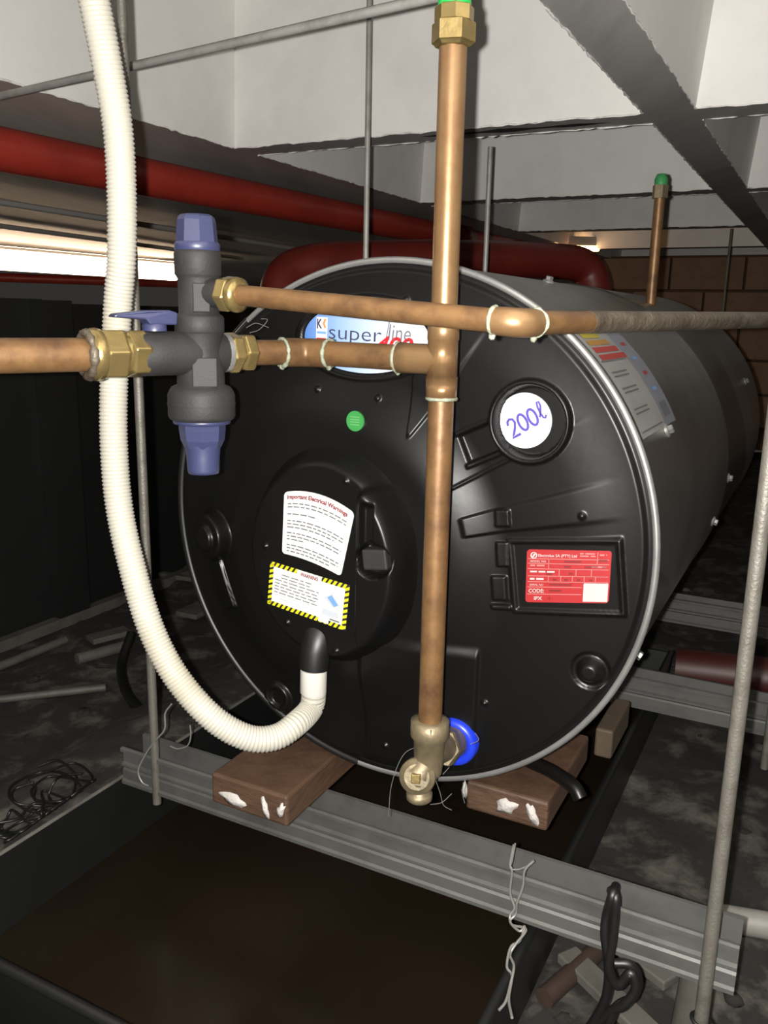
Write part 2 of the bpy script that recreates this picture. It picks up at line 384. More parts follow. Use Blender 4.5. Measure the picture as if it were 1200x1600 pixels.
rod('suspended_bar', a-d_*.3, b+d_*.3, .0052, 'thin grey steel bar running level under the white coffer at the top left', 'bar', m='rod_bright')
# distant second riser with green cap
a = C+D*.74+(S*math.sin(math.radians(24))+Z*math.cos(math.radians(24)))*.27
e_ = empty('distant_riser', a, 'distant brown copper pipe with a green cap rising from the back of the heater', 'pipe')
b = V((a.x, a.y, 0)); b.z = (ray(1044, 300)*(b.y/ray(1044, 300).y)).z; b2 = a+D*.3
part(MB().tube([a-Z*.004, b], .0085, 14), 'pipe', 'copper_rusty', e_)
part(MB().lathe(b, Z, [(-.010, .009), (-.010, .0125), (.010, .0125), (.010, .009)], 6, smooth=False), 'union_nut', 'brass_dull', e_)
part(MB().lathe(b, Z, [(.010, .0105), (.020, .0105), (.027, .007), (.028, .002)], 16), 'cap', 'green_dull', e_)

# ================================================================== WATER HEATER
TL = 1.16
heater = empty('water_heater', C-Z*R+D*.3, 'large horizontal black-fronted galvanised water heater resting on wooden blocks', 'water heater')
prof = [(0., .2725), (.012, .2735), (.02, .2715), (.55, .2715), (.556, .2735), (.575, .2735), (.58, .2715), (TL-.02, .2715), (TL, .273)]
part(MB().lathe(C+D*.004, D, prof, 160, cap=False), 'shell', 'galvanised', heater, label='galvanised steel shell')
def rim_arc(a0, a1, r2): return [W((R-.003)*math.cos(math.radians(a0+(a1-a0)*k/120)), (R-.003)*math.sin(math.radians(a0+(a1-a0)*k/120)), 0) for k in range(121)], r2
P, r2 = rim_arc(-98, 131, .0036); part(MB().tube(P, r2, 10), 'rim', 'rim_metal', heater, label='bright rolled steel rim')
P, r2 = rim_arc(129, 264, .0046); part(MB().tube(P, r2, 10), 'rim_shade_arc', 'black_rubber', heater, label='black arc added to shade the left side of the rim')  # black arc added so the left of the rim stays dark, as in shade
part(MB().lathe(C+D*(TL-.01), D, [(0, .27), (.02, .262), (.035, .2), (.04, .02)], 64), 'back_cover', 'black_gloss', heater)
# front cover: one moulding with dish, channel, frame and ridges
E0 = (-.052, -.022)                                          # centre of the element cover
def rot(u, v, cx, cy, a): du, dv = u-cx, v-cy; return du*math.cos(a)+dv*math.sin(a), -du*math.sin(a)+dv*math.cos(a)
DISH = (.1500, .1268)
def ridge(d, wd, h): return h*(1-sstep(wd*.35, wd, abs(d)))
def face_h(u, v):
    r = math.hypot(u, v); h = .002+.004*sstep(.266, .261, r)+.003*sstep(.26, .20, r)
    re = math.hypot((u-E0[0])*1.02, v-E0[1]); h += .016*sstep(.195, .125, re)
    ang = math.degrees(math.atan2(v-E0[1], u-E0[0]))
    # radial steps on the right hand side
    if u > .03:
        k = 0
        for a0, a1, hh in ((13, 20, .0025), (31, 31.8, .002), (56, 66, .002)):
            k += hh*(sstep(a0-.5, a0+.5, ang)-sstep(a1-.5, a1+.5, ang))
        h += k*sstep(.150, .156, re)*sstep(.256, .17, r)
    # channel running from the dish to the lower left
    x, y = rot(u, v, *DISH, math.radians(206))
    if x > .0: h -= .005*sstep(.0145, .0125, abs(y))*sstep(.072, .069, x)
    if x > .0: h += ridge(abs(y)-.0165, .003, .0028)*sstep(.075, .072, x)
    # dish of the capacity label
    rd = math.hypot(u-DISH[0], v-DISH[1]); inside = sstep(.0395, .0385, rd)
    h = h*(1-inside)+.010*inside
    h += ridge(rd-.0365, .0035, .0045); h -= .012*sstep(.0335, .0320, rd)
    # framed flat for the rating plate
    x, y = rot(u, v, .1932, -.0152, math.radians(8)); ins = sstep(.0545, .0525, abs(x))*sstep(.0372, .0352, abs(y))
    h = h*(1-ins)+.0085*ins
    edge = max(abs(x)-.0517, abs(y)-.0345); h += ridge(edge, .0032, .0026)
    # little steps left of the frame
    for (cx, cy, wx, wy, hh) in ((.130, .034, .007, .008, .003), (.131, -.002, .0055, .012, .003), (.130, -.036, .007, .012, .0035), (.133, -.055, .010, .0025, .004)):
        x, y = rot(u, v, cx, cy, math.radians(6)); h += hh*sstep(wx+.001, wx-.001, abs(x))*sstep(wy+.001, wy-.001, abs(y))
    h += .004*sstep(.113, .110, u)*sstep(-.10, -.115, v)*sstep(-.02, -.01, u)*sstep(.262, .25, r)
    # badge seat
    x, y = (u+.0232)/.0735, (v-.1975)/.038; eb = math.hypot(x, y); ins = sstep(1.06, 1.0, eb); h = h*(1-ins)+.010*ins; h += ridge((eb-1.06)*.04, .0028, .003)
    # bosses
    rb_ = math.hypot(u-.2225, v+.104); h += .008*sstep(.013, .006, rb_)-.003*(sstep(.019, .017, rb_)-sstep(.014, .012, rb_))
    rb_ = math.hypot(u+.2108, v+.0272); h += .018*sstep(.030, .024, rb_)+.006*sstep(.016, .013, rb_)
    rb_ = math.hypot(u+.1325, v+.213); h += .006*sstep(.019, .016, rb_)-.006*sstep(.012, .009, rb_)
    x, y = rot(u, v, -.2, -.085, math.radians(20)); h += .006*sstep(.012, .010, abs(x))*sstep(.030, .027, abs(y))
    for (cx, cy) in ((-.075, .145), (-.005, .14), (.06, -.20), (.01, -.235), (.205, .045), (.02, .235), (.12, -.16)):
        h += .003*sstep(.004, .0015, math.hypot(u-cx, v-cy))
    return h
mb = MB(); NR, NT = 220, 900; vs = []
for i in range(NR+1):
    r = .0015+(.2705-.0015)*i/NR
    for k in range(NT):
        a = 2*math.pi*k/NT; u, v = r*math.cos(a), r*math.sin(a); vs.append(W(u, v, face_h(u, v)))
mb.add(vs, [(i*NT+k, i*NT+(k+1) % NT, (i+1)*NT+(k+1) % NT, (i+1)*NT+k) for i in range(NR) for k in range(NT)])
part(mb, 'front_cover', 'black_gloss', heater, label='glossy black moulded plastic front cover')
# element cover: raised oval lid with a pocket and stepped panel at its right
ECW, ECH = .104, .122; EC = (-.050, -.027)
def ec_h(u, v):
    x, y = (u-EC[0])/ECW, (v-EC[1])/ECH; r = math.hypot(x, y); h = .020+.030*sstep(1.0, .86, r)
    h = .020+.030*sstep(1.0, .80, r)
    bx, by = max(0, abs(u-.0205)-.0105), max(0, abs(v+.028)-.068); h += .012*sstep(.018, .011, math.hypot(bx, by))*sstep(1.0, .84, r)
    p = math.hypot((u-.0165)/1.0, (v+.014)/.9); h -= .018*sstep(.0205, .0175, p)
    h -= .010*sstep(.008, .0055, abs(u-.0085))*sstep(.045, .036, v)*sstep(-.004, .0, v)
    for (cx, cy) in ((-.137+.02, -.02), (-.02, .06), (.035, .075), (.045, -.045), (-.09, -.1), (-.03, -.12)):
        h += .003*sstep(.0035, .001, math.hypot(u-cx, v-cy))
    return h
mb = MB(); NR, NT = 80, 300; vs = []
for i in range(NR+1):
    for k in range(NT):
        a = 2*math.pi*k/NT; u, v = EC[0]+ECW*i/NR*math.cos(a), EC[1]+ECH*i/NR*math.sin(a); vs.append(W(u, v, ec_h(u, v)))
mb.add(vs, [(i*NT+k, i*NT+(k+1) % NT, (i+1)*NT+(k+1) % NT, (i+1)*NT+k) for i in range(NR) for k in range(NT)])
ec = part(mb, 'element_cover', 'black_gloss', heater, label='raised oval black element cover')
a_ = math.radians(8)
mb = MB(); mb.box(W(.0155, -.014, .050), (S*math.cos(a_)+Z*math.sin(a_))*.0135, (Z*math.cos(a_)-S*math.sin(a_))*.0105, -D*.006); part(mb, 'knob', 'black_body', ec, .002)
part(MB().tube([W(-.057, -.108, .028), W(-.057, -.115, .040), W(-.0575, -.128, .047), W(-.058, -.146, .049)], [.019, .0185, .0165, .0155], 24), 'cable_gland', 'black_rubber', ec)
# stickers ---------------------------------------------------------
def lab(fnuv, w0):
    base = lambda x, y, l=0.: W(*fnuv(x, y), w0+l)
    return base, (lambda x, y: base(x, y, .0009)), (lambda x, y: base(x, y, .0013))
# curved electrical notice
q = bilin([(-.0927, .0410), (-.0100, .0290), (-.0960, -.0245), (-.0250, -.0385)])
def curved(x, y):
    u, v = q(x, y); return u, v+.0085*(1-(2*x-1)**2)*(.35+.65*y)
base, p1, p2 = lab(curved, .0503); mb = MB()
o_ = rrect(.06, 1.15, 5); out = []
for i in range(len(o_)):
    a, b = o_[i], o_[(i+1) % len(o_)]; nn = 10 if math.hypot(a[0]-b[0], a[1]-b[1]) > .3 else 1
    out += [(a[0]+(b[0]-a[0])*k/nn, a[1]+(b[1]-a[1])*k/nn) for k in range(nn)]
cx = base(.5, .5, .0005); n = len(out); mb.add([cx]+[base(x, y, .0005) for x, y in out]+[base(x, y, -.002) for x, y in out], [(0, 1+k, 1+(k+1) % n) for k in range(n)]+[(1+k, 1+n+k, 1+n+(k+1) % n, 1+(k+1) % n) for k in range(n)], 'paper', False)
put_text(mb, 'Important Electrical Warnings', 'ink_red', p1, .055, .885, .062, .87, bold=.035)
for y in (.80, .75, .64, .535, .485, .435, .345, .295, .245, .155, .105, .055):
    x1 = {.64: .5, .435: .8, .245: .35, .055: .8}.get(y, .93)
    words(mb, .06+.02*(1-y), x1, y, .017, p1, 'ink_grey')
part(mb, 'electrical_notice', None, heater, label='white curved notice headed with red writing')
# hazard notice with yellow-black striped border
q2 = bilin([(-.1105, -.0350), (-.0140, -.0462), (-.1150, -.0830), (-.0188, -.0958)]); base, p1, p2 = lab(q2, .0503); mb = MB()
plate(mb, [(0, 0), (1, 0), (1, 1), (0, 1)], base, 'hazard_black')
def stripes(x0, x1, y0, y1, horiz):
    n = int((x1-x0)/.058) if horiz else int((y1-y0)/.115)
    for k in range(n):
        if horiz:
            a = x0+(x1-x0)*k/n; wdt = (x1-x0)/n*.56; poly(mb, [(a, y0), (a+wdt, y0), (min(a+wdt+.03, x1), y1), (a+.03, y1)], p1, 'hazard_yellow')
        else:
            a = y0+(y1-y0)*k/n; wdt = (y1-y0)/n*.56; poly(mb, [(x0, a), (x1, a+.05), (x1, min(a+.05+wdt, y1)), (x0, a+wdt)], p1, 'hazard_yellow')
stripes(0, .97, .0, .10, True); stripes(0, .97, .90, 1, True); stripes(0, .05, 0, .97, False); stripes(.95, 1, 0, .97, False)
rect(mb, .05, .10, .95, .90, p1, 'paper'); rect(mb, .35, .89, .66, 1, p2, 'paper'); rect(mb, .66, 0.02, .79, .105, p2, 'paper')
put_text(mb, 'WARNING', 'ink_red', lambda x, y: base(x, y, .0017), .40, .885, .080, .22, shear=.15, bold=.03)
for k, y in enumerate((.76, .69, .62, .545, .475, .405, .335, .27, .20)):
    words(mb, .08+(.08 if k in (0, 1, 8) else .0), .64-(.1 if k in (0, 1) else 0), y, .020, p2, 'ink_grey' if k < 7 else 'ink_pale')
poly(mb, [(.70, .58), (.80, .70), (.93, .52), (.83, .40)], p2, 'ink_pale'); poly(mb, [(.75, .60), (.80, .68), (.89, .50), (.84, .44)], lambda x, y: base(x, y, .0016), 'ink_blue')
poly(mb, [(.79, .70), (.815, .80), (.83, .68)], p2, 'ink_pale'); rect(mb, .70, .20, .90, .34, p2, 'ink_pale'); rect(mb, .80, .13, .92, .16, p2, 'ink_grey')
part(mb, 'hazard_notice', None, heater, label='white notice with yellow and black striped border')
# rating plate
q3 = bilin([(.1548, .0062), (.2340, .0160), (.1562, -.0462), (.2348, -.0335)]); base, p1, p2 = lab(q3, .0092); mb = MB()
plate(mb, rrect(.06, 1.6), base, 'plate_red')
for y in (.825, .735, .635, .50, .39, .29, .155): rect(mb, .02, y, .98 if y > .38 else .68, y+.012, p1, 'plate_line')
for x, y0, y1 in ((.84, .735, .97), (.27, .64, .825), (.40, .50, .635), (.60, .50, .635), (.78, .50, .635), (.27, .39, .50), (.42, .39, .50), (.56, .39, .50), (.70, .39, .50), (.83, .39, .50)): rect(mb, x, y0, x+.008, y1, p1, 'plate_line')
put_text(mb, 'Electrolux SA (PTY) Ltd', 'plate_white', p2, .145, .87, .055, .46, bold=.01)
for y in (.93, .885): words(mb, .64, .82, y, .025, p2, 'plate_line')
words(mb, .87, .95, .91, .03, p2, 'plate_line')
put_text(mb, 'MODEL NO', 'plate_white', p2, .05, .765, .04, .19); words(mb, .05, .24, .69, .03, p2, 'plate_line')
words(mb, .05, .36, .575, .03, p2, 'plate_white'); words(mb, .05, .22, .435, .035, p2, 'plate_white'); put_text(mb, 'SERIAL NO', 'plate_white', p2, .05, .325, .035, .17)
put_text(mb, 'CODE:', 'plate_white', p2, .04, .19, .075, .19, bold=.015); put_text(mb, 'IPX', 'plate_white', p2, .11, .05, .07, .10, bold=.015); put_text(mb, '4', 'plate_dark', p2, .27, .05, .07)
for x0, x1, y in ((.46, .66, .77), (.46, .54, .67), (.70, .78, .67), (.25, .32, .53), (.52, .57, .545), (.33, .38, .425), (.47, .51, .425), (.62, .66, .425), (.76, .80, .425), (.29, .56, .33), (.29, .44, .215), (.86, .96, .80)): rect(mb, x0, y, x1, y+.035, p2, 'plate_dark')
for y in (.68, .68): words(mb, .78, .95, y, .03, p2, 'plate_line')
ring = [(.09+.035*math.cos(t*.5236), .895+.055*math.sin(t*.5236)) for t in range(13)]; ribbon(mb, ring, .008, p2, 'plate_white'); poly(mb, [(.065, .86), (.09, .86), (.115, .93), (.09, .93)], p2, 'plate_white')
rect(mb, .70, .025, .985, .38, p1, 'plate_white')
part(mb, 'rating_plate', None, heater, label='red rating plate with white print')
# capacity label in the dish, handwritten
LC = (.1425, .1265)
def cap_uv(x, y): a = math.radians(31); return LC[0]-.0005+(x*math.cos(a)-y*math.sin(a))*.026, LC[1]+(x*math.sin(a)+y*math.cos(a))*.026
base, p1, p2 = lab(cap_uv, -.0012); mb = MB(); plate(mb, [(math.cos(k*math.pi/24), math.sin(k*math.pi/24)) for k in range(48)], base, 'paper')
p0 = p1; p1 = lambda x, y: p0(x*1.04+.04, y*1.08-.02)
def oval(cx, cy, rx, ry): return [(cx+rx*math.cos(k*math.pi/10), cy+ry*math.sin(k*math.pi/10)) for k in range(21)]
ribbon(mb, [(-.66, .12), (-.62, .24), (-.52, .30), (-.41, .25), (-.38, .12), (-.46, -.04), (-.60, -.22), (-.69, -.32), (-.52, -.31), (-.36, -.31)], .045, p1, 'pen_purple')
ribbon(mb, oval(-.12, 0, .15, .28), .045, p1, 'pen_purple'); ribbon(mb, oval(.27, 0, .15, .28), .045, p1, 'pen_purple')
ribbon(mb, [(.50, -.12), (.60, .02), (.70, .22), (.70, .36), (.63, .37), (.585, .22), (.58, .0), (.61, -.18), (.67, -.22), (.74, -.14)], .036, p1, 'pen_purple')
part(mb, 'capacity_label', None, heater, label='round white label with 200 and a script l in purple')
# brand badge
BX, BY = -.0232, .1975
def bd_uv(x, y): a = math.radians(-2.0); return BX+(x*math.cos(a)-y*math.sin(a)), BY+(x*math.sin(a)+y*math.cos(a))
base, p1, p2 = lab(bd_uv, .0103); mb = MB()
n = 64; mb.add([W(BX+.0700*math.cos(2*math.pi*k/n), BY+.0345*math.sin(2*math.pi*k/n), .0108) for k in range(n)], [tuple(range(n))], 'badge_print', False)
put_text(mb, 'super', 'badge_navy', p1, -.0410, -.0030, .0150, .0600, bold=-.008); put_text(mb, 'line', 'badge_grey', p1, .0262, -.0005, .0165, .0245, shear=.10, bold=-.002)
ribbon(mb, [(.0235, -.004), (.0275, .0225)], .0005, p1, 'badge_grey')
put_text(mb, '400', 'badge_red', p1, .0130, -.0125, .0160, .0410, shear=.25, bold=.025)
rect(mb, -.0560, -.019, -.0430, .0175, p1, 'paper'); rect(mb, -.0552, -.0175, -.0438, -.003, p2, 'badge_red'); put_text(mb, 'K', 'badge_navy', p2, -.0550, .0065, .0095, .006, bold=.03)
poly(mb, [(-.0465, .016), (-.0440, .016), (-.0460, .0115), (-.0440, .007), (-.0465, .007), (-.0485, .0115)], p2, 'badge_orange'); rect(mb, -.0550, .001, -.0440, .0035, p2, 'ink_blue')
bo_ = part(mb, 'brand_badge', None, heater, label='oval blue and white badge half hidden by the copper pipes')
bo_.data.transform(Matrix.Translation(ORG[heater.name]-W(BX, BY, .01))); bo_.location = W(BX, BY, .01)-ORG[heater.name]
# green dot
mb = MB(); base, p1, p2 = lab(lambda x, y: (-.0375+x*.0095, .1140+y*.0102), .0170+.0085)
gd = face_h(-.0245, .107)+.0004; base, p1, p2 = lab(lambda x, y: (-.0245+x*.0098, .1165+y*.0102), gd+.0006)
plate(mb, [(math.cos(k*math.pi/18), math.sin(k*math.pi/18)) for k in range(36)], base, 'sticker_green')
for y in (.35, .1, -.15, -.4): rect(mb, -.55, y, .55, y+.1, p1, 'sticker_green_pale')
part(mb, 'green_dot', None, heater, label='small round green sticker')
# energy label on the shell, behind the rim
def shell_pt(t, ph, l=0): return C+D*t+(S*math.sin(ph)+Z*math.cos(ph))*(.2717+l)
def onshell(x, y, l=0): return shell_pt(.012+.19*x, math.radians(34+31*(1-y)), l)
mb = MB()
def patch(x0, x1, y0, y1, m, l):
    n = max(1, int((y1-y0)*16)); vs = []
    for k in range(n+1): yy = y0+(y1-y0)*k/n; vs += [onshell(x0, yy, l), onshell(x1, yy, l)]
    mb.add(vs, [(2*k, 2*k+1, 2*k+3, 2*k+2) for k in range(n)], m)
patch(0, 1, 0, 1, 'label_film', .0006); patch(.68, 1, 0, 1, 'label_film_blue', .0009)
for k, (m_, L) in enumerate((('label_yellow', .3), ('label_yellow', .34), ('label_orange', .42), ('label_red', .5), ('label_red', .56))): patch(.12, .12+L,   .80-.062*k, .845-.062*k, m_, .0012)
for y in (.54, .03): patch(.08, .62, y, y+.012, 'ink_black', .0012)
for y in (.45, .42, .33, .30, .18, .15): patch(.12, .45, y, y+.012, 'ink_grey', .0012)
for k in range(5): patch(.76+.02*(k % 2), .88, .78-.13*k, .81-.13*k, 'label_red' if k % 2 else 'ink_blue', .0013)
patch(.74, .92, .06, .17, 'ink_black', .0013)
part(mb, 'energy_label', None, heater, label='curved silver energy label with yellow to red bars')
# screws on the shell
for t, ph in ((.139, 66), (1.0, 66), (.10, 116), (.52, 103), (.60, 92), (.30, 14)):
    p = shell_pt(t, math.radians(ph)); ax = p-(C+D*t); mb = MB(); mb.lathe(p, ax, [(-.004, .0075), (.0015, .0075), (.003, .0052)], 16); mb.lathe(p, ax, [(.0015, .0048), (.0068, .0048), (.0075, .004)], 6, smooth=False)
    part(mb, 'screw', 'rim_metal', heater)
# blue inlet collar and black drain stub
BC = W(.090, -.208, .010); ax = -D
mb = MB(); mb.lathe(BC, ax, [(-.01, .0255), (.006, .0255), (.010, .0235), (.010, .017), (.004, .015)], 40, cap=False); part(mb, 'inlet_collar', 'blue_bright', heater, label='bright blue ring around the inlet')
part(MB().tube(smooth_path([W(.15, -.250, -.06), W(.18, -.247, -.045), W(.207, -.249, -.03), W(.216, -.257, -.025)], 5), .0075, 14), 'drain_stub', 'black_gloss', heater, label='short black plastic stub under the rim')

# ================================================================== STEEL CHANNELS, RODS, BLOCKS, TRAY
def channel(o, L, label, name='steel_channel'):
    # ribbed U channel, open at the top; profile in (inward, up), front face at 0
    Hh, Wd, th = .049, .041, .003
    P = [(0, -.002), (.0, -.0005), (.002, 0), (.004, -.001), (.004, -.004), (.0045, -.022), (.0015, -.0245), (.0045, -.027)]
    front = [(.001, 0), (-.0015, -.0015), (-.0015, -.0055), (.0035, -.0075), (.0035, -.0205), (.0, -.0225), (.0, -.0255), (.0032, -.0285), (.0012, -.031), (.0012, -.043), (-.0015, -.045), (-.0015, -Hh)]
    back = [(Wd+.0015, -Hh), (Wd+.0015, -.045), (Wd, -.03), (Wd-.002, -.024), (Wd, -.018), (Wd, -.004), (Wd+.0015, 0)]
    inner = [(Wd-th, 0), (Wd-th, -Hh+th), (th+.003, -Hh+th), (th+.003, -.004), (th, 0)]
    mb = MB(); mb.sweep(front+back+inner, o, D, Z, S, L); ob = mb.build(name, 'strut_zinc'); return tag(ob, label, 'steel channel')
wfr = .052
channel(W(-.338, ZS-C.z, wfr), .718, 'ribbed galvanised steel channel in front, carrying the wooden blocks')
q = at_z(1100, 1080, ZS); t2 = (q-C).dot(D); channel(C+S*-.33+Z*(ZS-C.z)+D*t2, .86, 'ribbed galvanised steel channel under the middle of the heater, nearer of the two at right')
q = at_z(1120, 946, ZS); t3 = (q-C).dot(D); channel(C+S*-.33+Z*(ZS-C.z)+D*t3, .95, 'ribbed galvanised steel channel furthest back, at the right')
q = at_z(243, 1195, ZS-.01); rod('threaded_rod', V((q.x, q.y, zt)), V((q.x, q.y, at_z(248, 1250, 0).z if 0 else -.592)), .0053, 'long threaded rod through the left end of the front channel, beside the white conduit')
q = at_w(1107, 1500, wfr+.010); rod('threaded_rod', V((q.x, q.y, zt)), V((q.x, q.y, -.63)), .0062, 'long pale threaded rod passing in front of the right end of the front channel')
q = at_z(1203, 1130, ZS-.02); rod('threaded_rod', V((q.x, q.y, zt)), V((q.x, q.y, -.62)), .0055, 'threaded rod at the right edge holding the channel under the heater')
def block(c, hu, ht, hd, label, m='wood', spl=()):
    e_ = empty('wood_block', c-Z*ht, label, 'wood block'); part(MB().box(c, S*hu, D*hd, Z*ht), 'timber', m, e_, .003)
    for (u, v, a, b, rt_) in spl:
        mb = MB(); n = 14; pts = []
        for k in range(n):
            t = 2*math.pi*k/n; r_ = 1+random.uniform(-.3, .25); pts.append((u+a*r_*math.cos(t)*math.cos(rt_)-b*r_*math.sin(t)*math.sin(rt_), v+a*r_*math.cos(t)*math.sin(rt_)+b*r_*math.sin(t)*math.cos(rt_)))
        f0 = c-D*hd; mb.add([f0+S*u-D*.0035+Z*v]+[f0+S*x+Z*y-D*.0008 for x, y in pts]+[f0+S*x+Z*y+D*.002 for x, y in pts], [(0, 1+k, 1+(k+1) % n) for k in range(n)]+[(1+k, 1+n+k, 1+n+(k+1) % n, 1+(k+1) % n) for k in range(n)])
        part(mb, 'plaster_splash', 'plaster_white', e_)
    return e_
zb = ZS+.018
block(V((0, 0, zb))+G(0, 0, 0)+(C-Z*C.z)+S*-.112+D*.02, .050, .018, .115, 'brown wooden block with white splashes on the front channel, under the white conduit', spl=((-.02, -.006, .019, .007, -.1), (.022, -.004, .004, .012, .2), (.042, 0, .004, .009, -.4)))
block((C-Z*C.z)+Z*zb+S*.136+D*.115, .046, .017, .085, 'reddish wooden block under the right side of the heater rim', spl=((.0, .0, .013, .008, .4), (.03, -.001, .005, .012, .4), (-.048, .004, .003, .010, 0)))
block((C-Z*C.z)+Z*(zb+.001)+S*.196+D*.268, .011, .019, .050, 'small pale wooden wedge behind the rim at the lower right', 'wood_pale')

# black drip tray on the floor
u0, u1, d0, d1 = -.372, .187, -.317, .80; zt_ = -.600; zb_ = ZF+.010
tray = empty('drip_tray', C-Z*C.z+S*(u0+u1)/2+D*.2+Z*ZF, 'large black plastic drip tray on the floor under the heater', 'tray')
def TP(u, d, z): return C-Z*C.z+S*u+D*d+Z*z
mb = MB(); k = .008
ou = [TP(u0, d0, zt_), TP(u1, d0, zt_), TP(u1, d1, zt_), TP(u0, d1, zt_)]; inn = [TP(u0+k, d0+k, zb_), TP(u1-k, d0+k, zb_), TP(u1-k, d1-k, zb_), TP(u0+k, d1-k, zb_)]
od = [TP(u0+k-.004, d0+k-.004, zb_-.004), TP(u1-k+.004, d0+k-.004, zb_-.004), TP(u1-k+.004, d1-k+.004, zb_-.004), TP(u0+k-.004, d1-k+.004, zb_-.004)]; o2 = [TP(u0-.006, d0-.006, zt_), TP(u1+.006, d0-.006, zt_), TP(u1+.006, d1+.006, zt_), TP(u0-.006, d1+.006, zt_)]
mb.add(ou+inn+od+o2, [(q_, (q_+1) % 4, 4+(q_+1) % 4, 4+q_) for q_ in range(4)]+[(4, 5, 6, 7), (11, 10, 9, 8)]+[(12+q_, 12+(q_+1) % 4, 8+(q_+1) % 4, 8+q_) for q_ in range(4)]+[(q_, (q_+1) % 4, 12+(q_+1) % 4, 12+q_) for q_ in range(4)], None, False)
part(mb, 'pan', 'tray_black', tray)
lipP = [TP(u0-.003, d0-.003, zt_), TP(u1+.003, d0-.003, zt_), TP(u1+.003, d1+.003, zt_), TP(u0-.003, d1+.003, zt_)]
for a, b, mname in ((0, 1, 'tray_black'), (1, 2, 'tray_black'), (3, 0, 'pvc_dirty')):
    part(MB().tube([lipP[a], lipP[b]], .0055 if mname == 'tray_black' else .0028, 10), 'rolled_edge', mname, tray)
zw = -.690; kk = .008*(1-(zw-zb_)/(zt_-zb_))-.0005
mb = MB(); vs = [TP(u0+kk, d0+kk, zw), TP(u1-kk, d0+kk, zw), TP(u1-kk, d1-kk, zw), TP(u0+kk, d1-kk, zw)]; vs += [p-Z*.004 for p in vs]
mb.add(vs, [(0, 1, 2, 3), (7, 6, 5, 4)]+[(q_, 4+q_, 4+(q_+1) % 4, (q_+1) % 4) for q_ in range(4)], None, False)
tag(mb.build('tray_water', 'water'), 'still rusty brown water lying in the black drip tray', 'water')

# ================================================================== COPPER PIPEWORK
RX = at_d(690, 600, .72); RX = V((RX.x, RX.y, 0))           # plan position of the riser
def zr(y): return at_w(690, y, -((RX-C).dot(D))).z
ztee = zr(562); rr = .011
riser = empty('copper_riser', RX+Z*zr(1140), 'upright copper pipe with a tee and green-topped brass union in front of the heater', 'pipe')
part(MB().tube([RX+Z*zr(1145), RX+Z*(ztee-.01)], rr, 28), 'lower_pipe', 'copper_rusty', riser)
part(MB().tube([RX+Z*(ztee+.01), RX+Z*zr(60)], rr, 28), 'upper_pipe', 'copper', riser)
z0, z1 = zr(622), zr(500)
mb = MB(); mb.lathe(RX, Z, [(z0, .0112), (z0+.001, .0132), (z0+.018, .0134), (ztee-.016, .0128), (ztee+.016, .0128), (z1-.016, .0134), (z1-.001, .0132), (z1, .0112)], 28)
mb.lathe(RX+Z*ztee, -S, [(0, .0125), (.028, .0128), (.040, .0133), (.041, .0112)], 24)
part(mb, 'tee_fitting', 'copper', riser)
for z in (z0-.0005, z1+.0005):
    mb = MB(); torus(mb, RX+Z*z, Z, .0122, .0014, 28, 8, jit=.8); part(mb, 'solder_joint', 'solder', riser)
bend = at_d(478, 552, .775); bend.z = ztee+.001; nutR = at_d(368, 551, .735); nutR.z = ztee+.0015
brs = RX+Z*ztee-S*.03; din = (nutR-bend).normalized()
part(MB().tube([brs, bend+S*.022], rr, 24), 'branch_pipe', 'copper_rusty', riser)
mb = MB(); P = [bend+S*.024, bend+S*.012]+[((1-t)**2)*(bend+S*.012)+2*t*(1-t)*bend+t*t*(bend+din*.012) for t in (.15, .3, .45, .6, .75, .9)]+[bend+din*.012, bend+din*.024]
mb.tube(P, .0128, 24); part(mb, 'bend_fitting', 'copper_rusty', riser)
part(MB().tube([bend+din*.02, nutR+din*.01], rr, 24), 'inlet_stub', 'copper_rusty', riser)
for c_, ax in ((bend+S*.0245, S), (bend+din*.0245, din), (brs-S*.0115, S)):
    mb = MB(); torus(mb, c_, ax, .0122, .0014, 28, 8, jit=.9); mb.sphere(c_-Z*.0125, .0026, 6, jit=.3); part(mb, 'solder_joint', 'solder', riser)
zt1, zt2 = zr(72), zr(36)
mb = MB(); mb.lathe(RX, Z, [(zr(78), .0112), (zr(76), .0140), (zt1, .0155), (zt1+.001, .0172), (zt1+.0145, .0172), (zt1+.0155, .0155)], 6, smooth=False, rot=.3); part(mb, 'union_nut', 'brass', riser)
mb = MB(); mb.lathe(RX, Z, [(zt1+.0145, .014), (zt1+.0155, .0152), (zt1+.0255, .0152), (zt1+.027, .013)], 8, smooth=False); part(mb, 'union_body', 'brass', riser)
zg = zt1+.030; mb = MB(); mb.lathe(RX, Z, [(zt1+.024, .0125), (zg-.002, .0130), (zg+.004, .0125), (zg+.012, .0108), (zg+.05, .0106)], 24); part(mb, 'green_sleeve', 'green_plastic', riser)
part(MB().tube([RX+Z*(zg+.04), RX+Z*(ZC+.3)], .0105, 20), 'top_pipe', 'copper', riser)

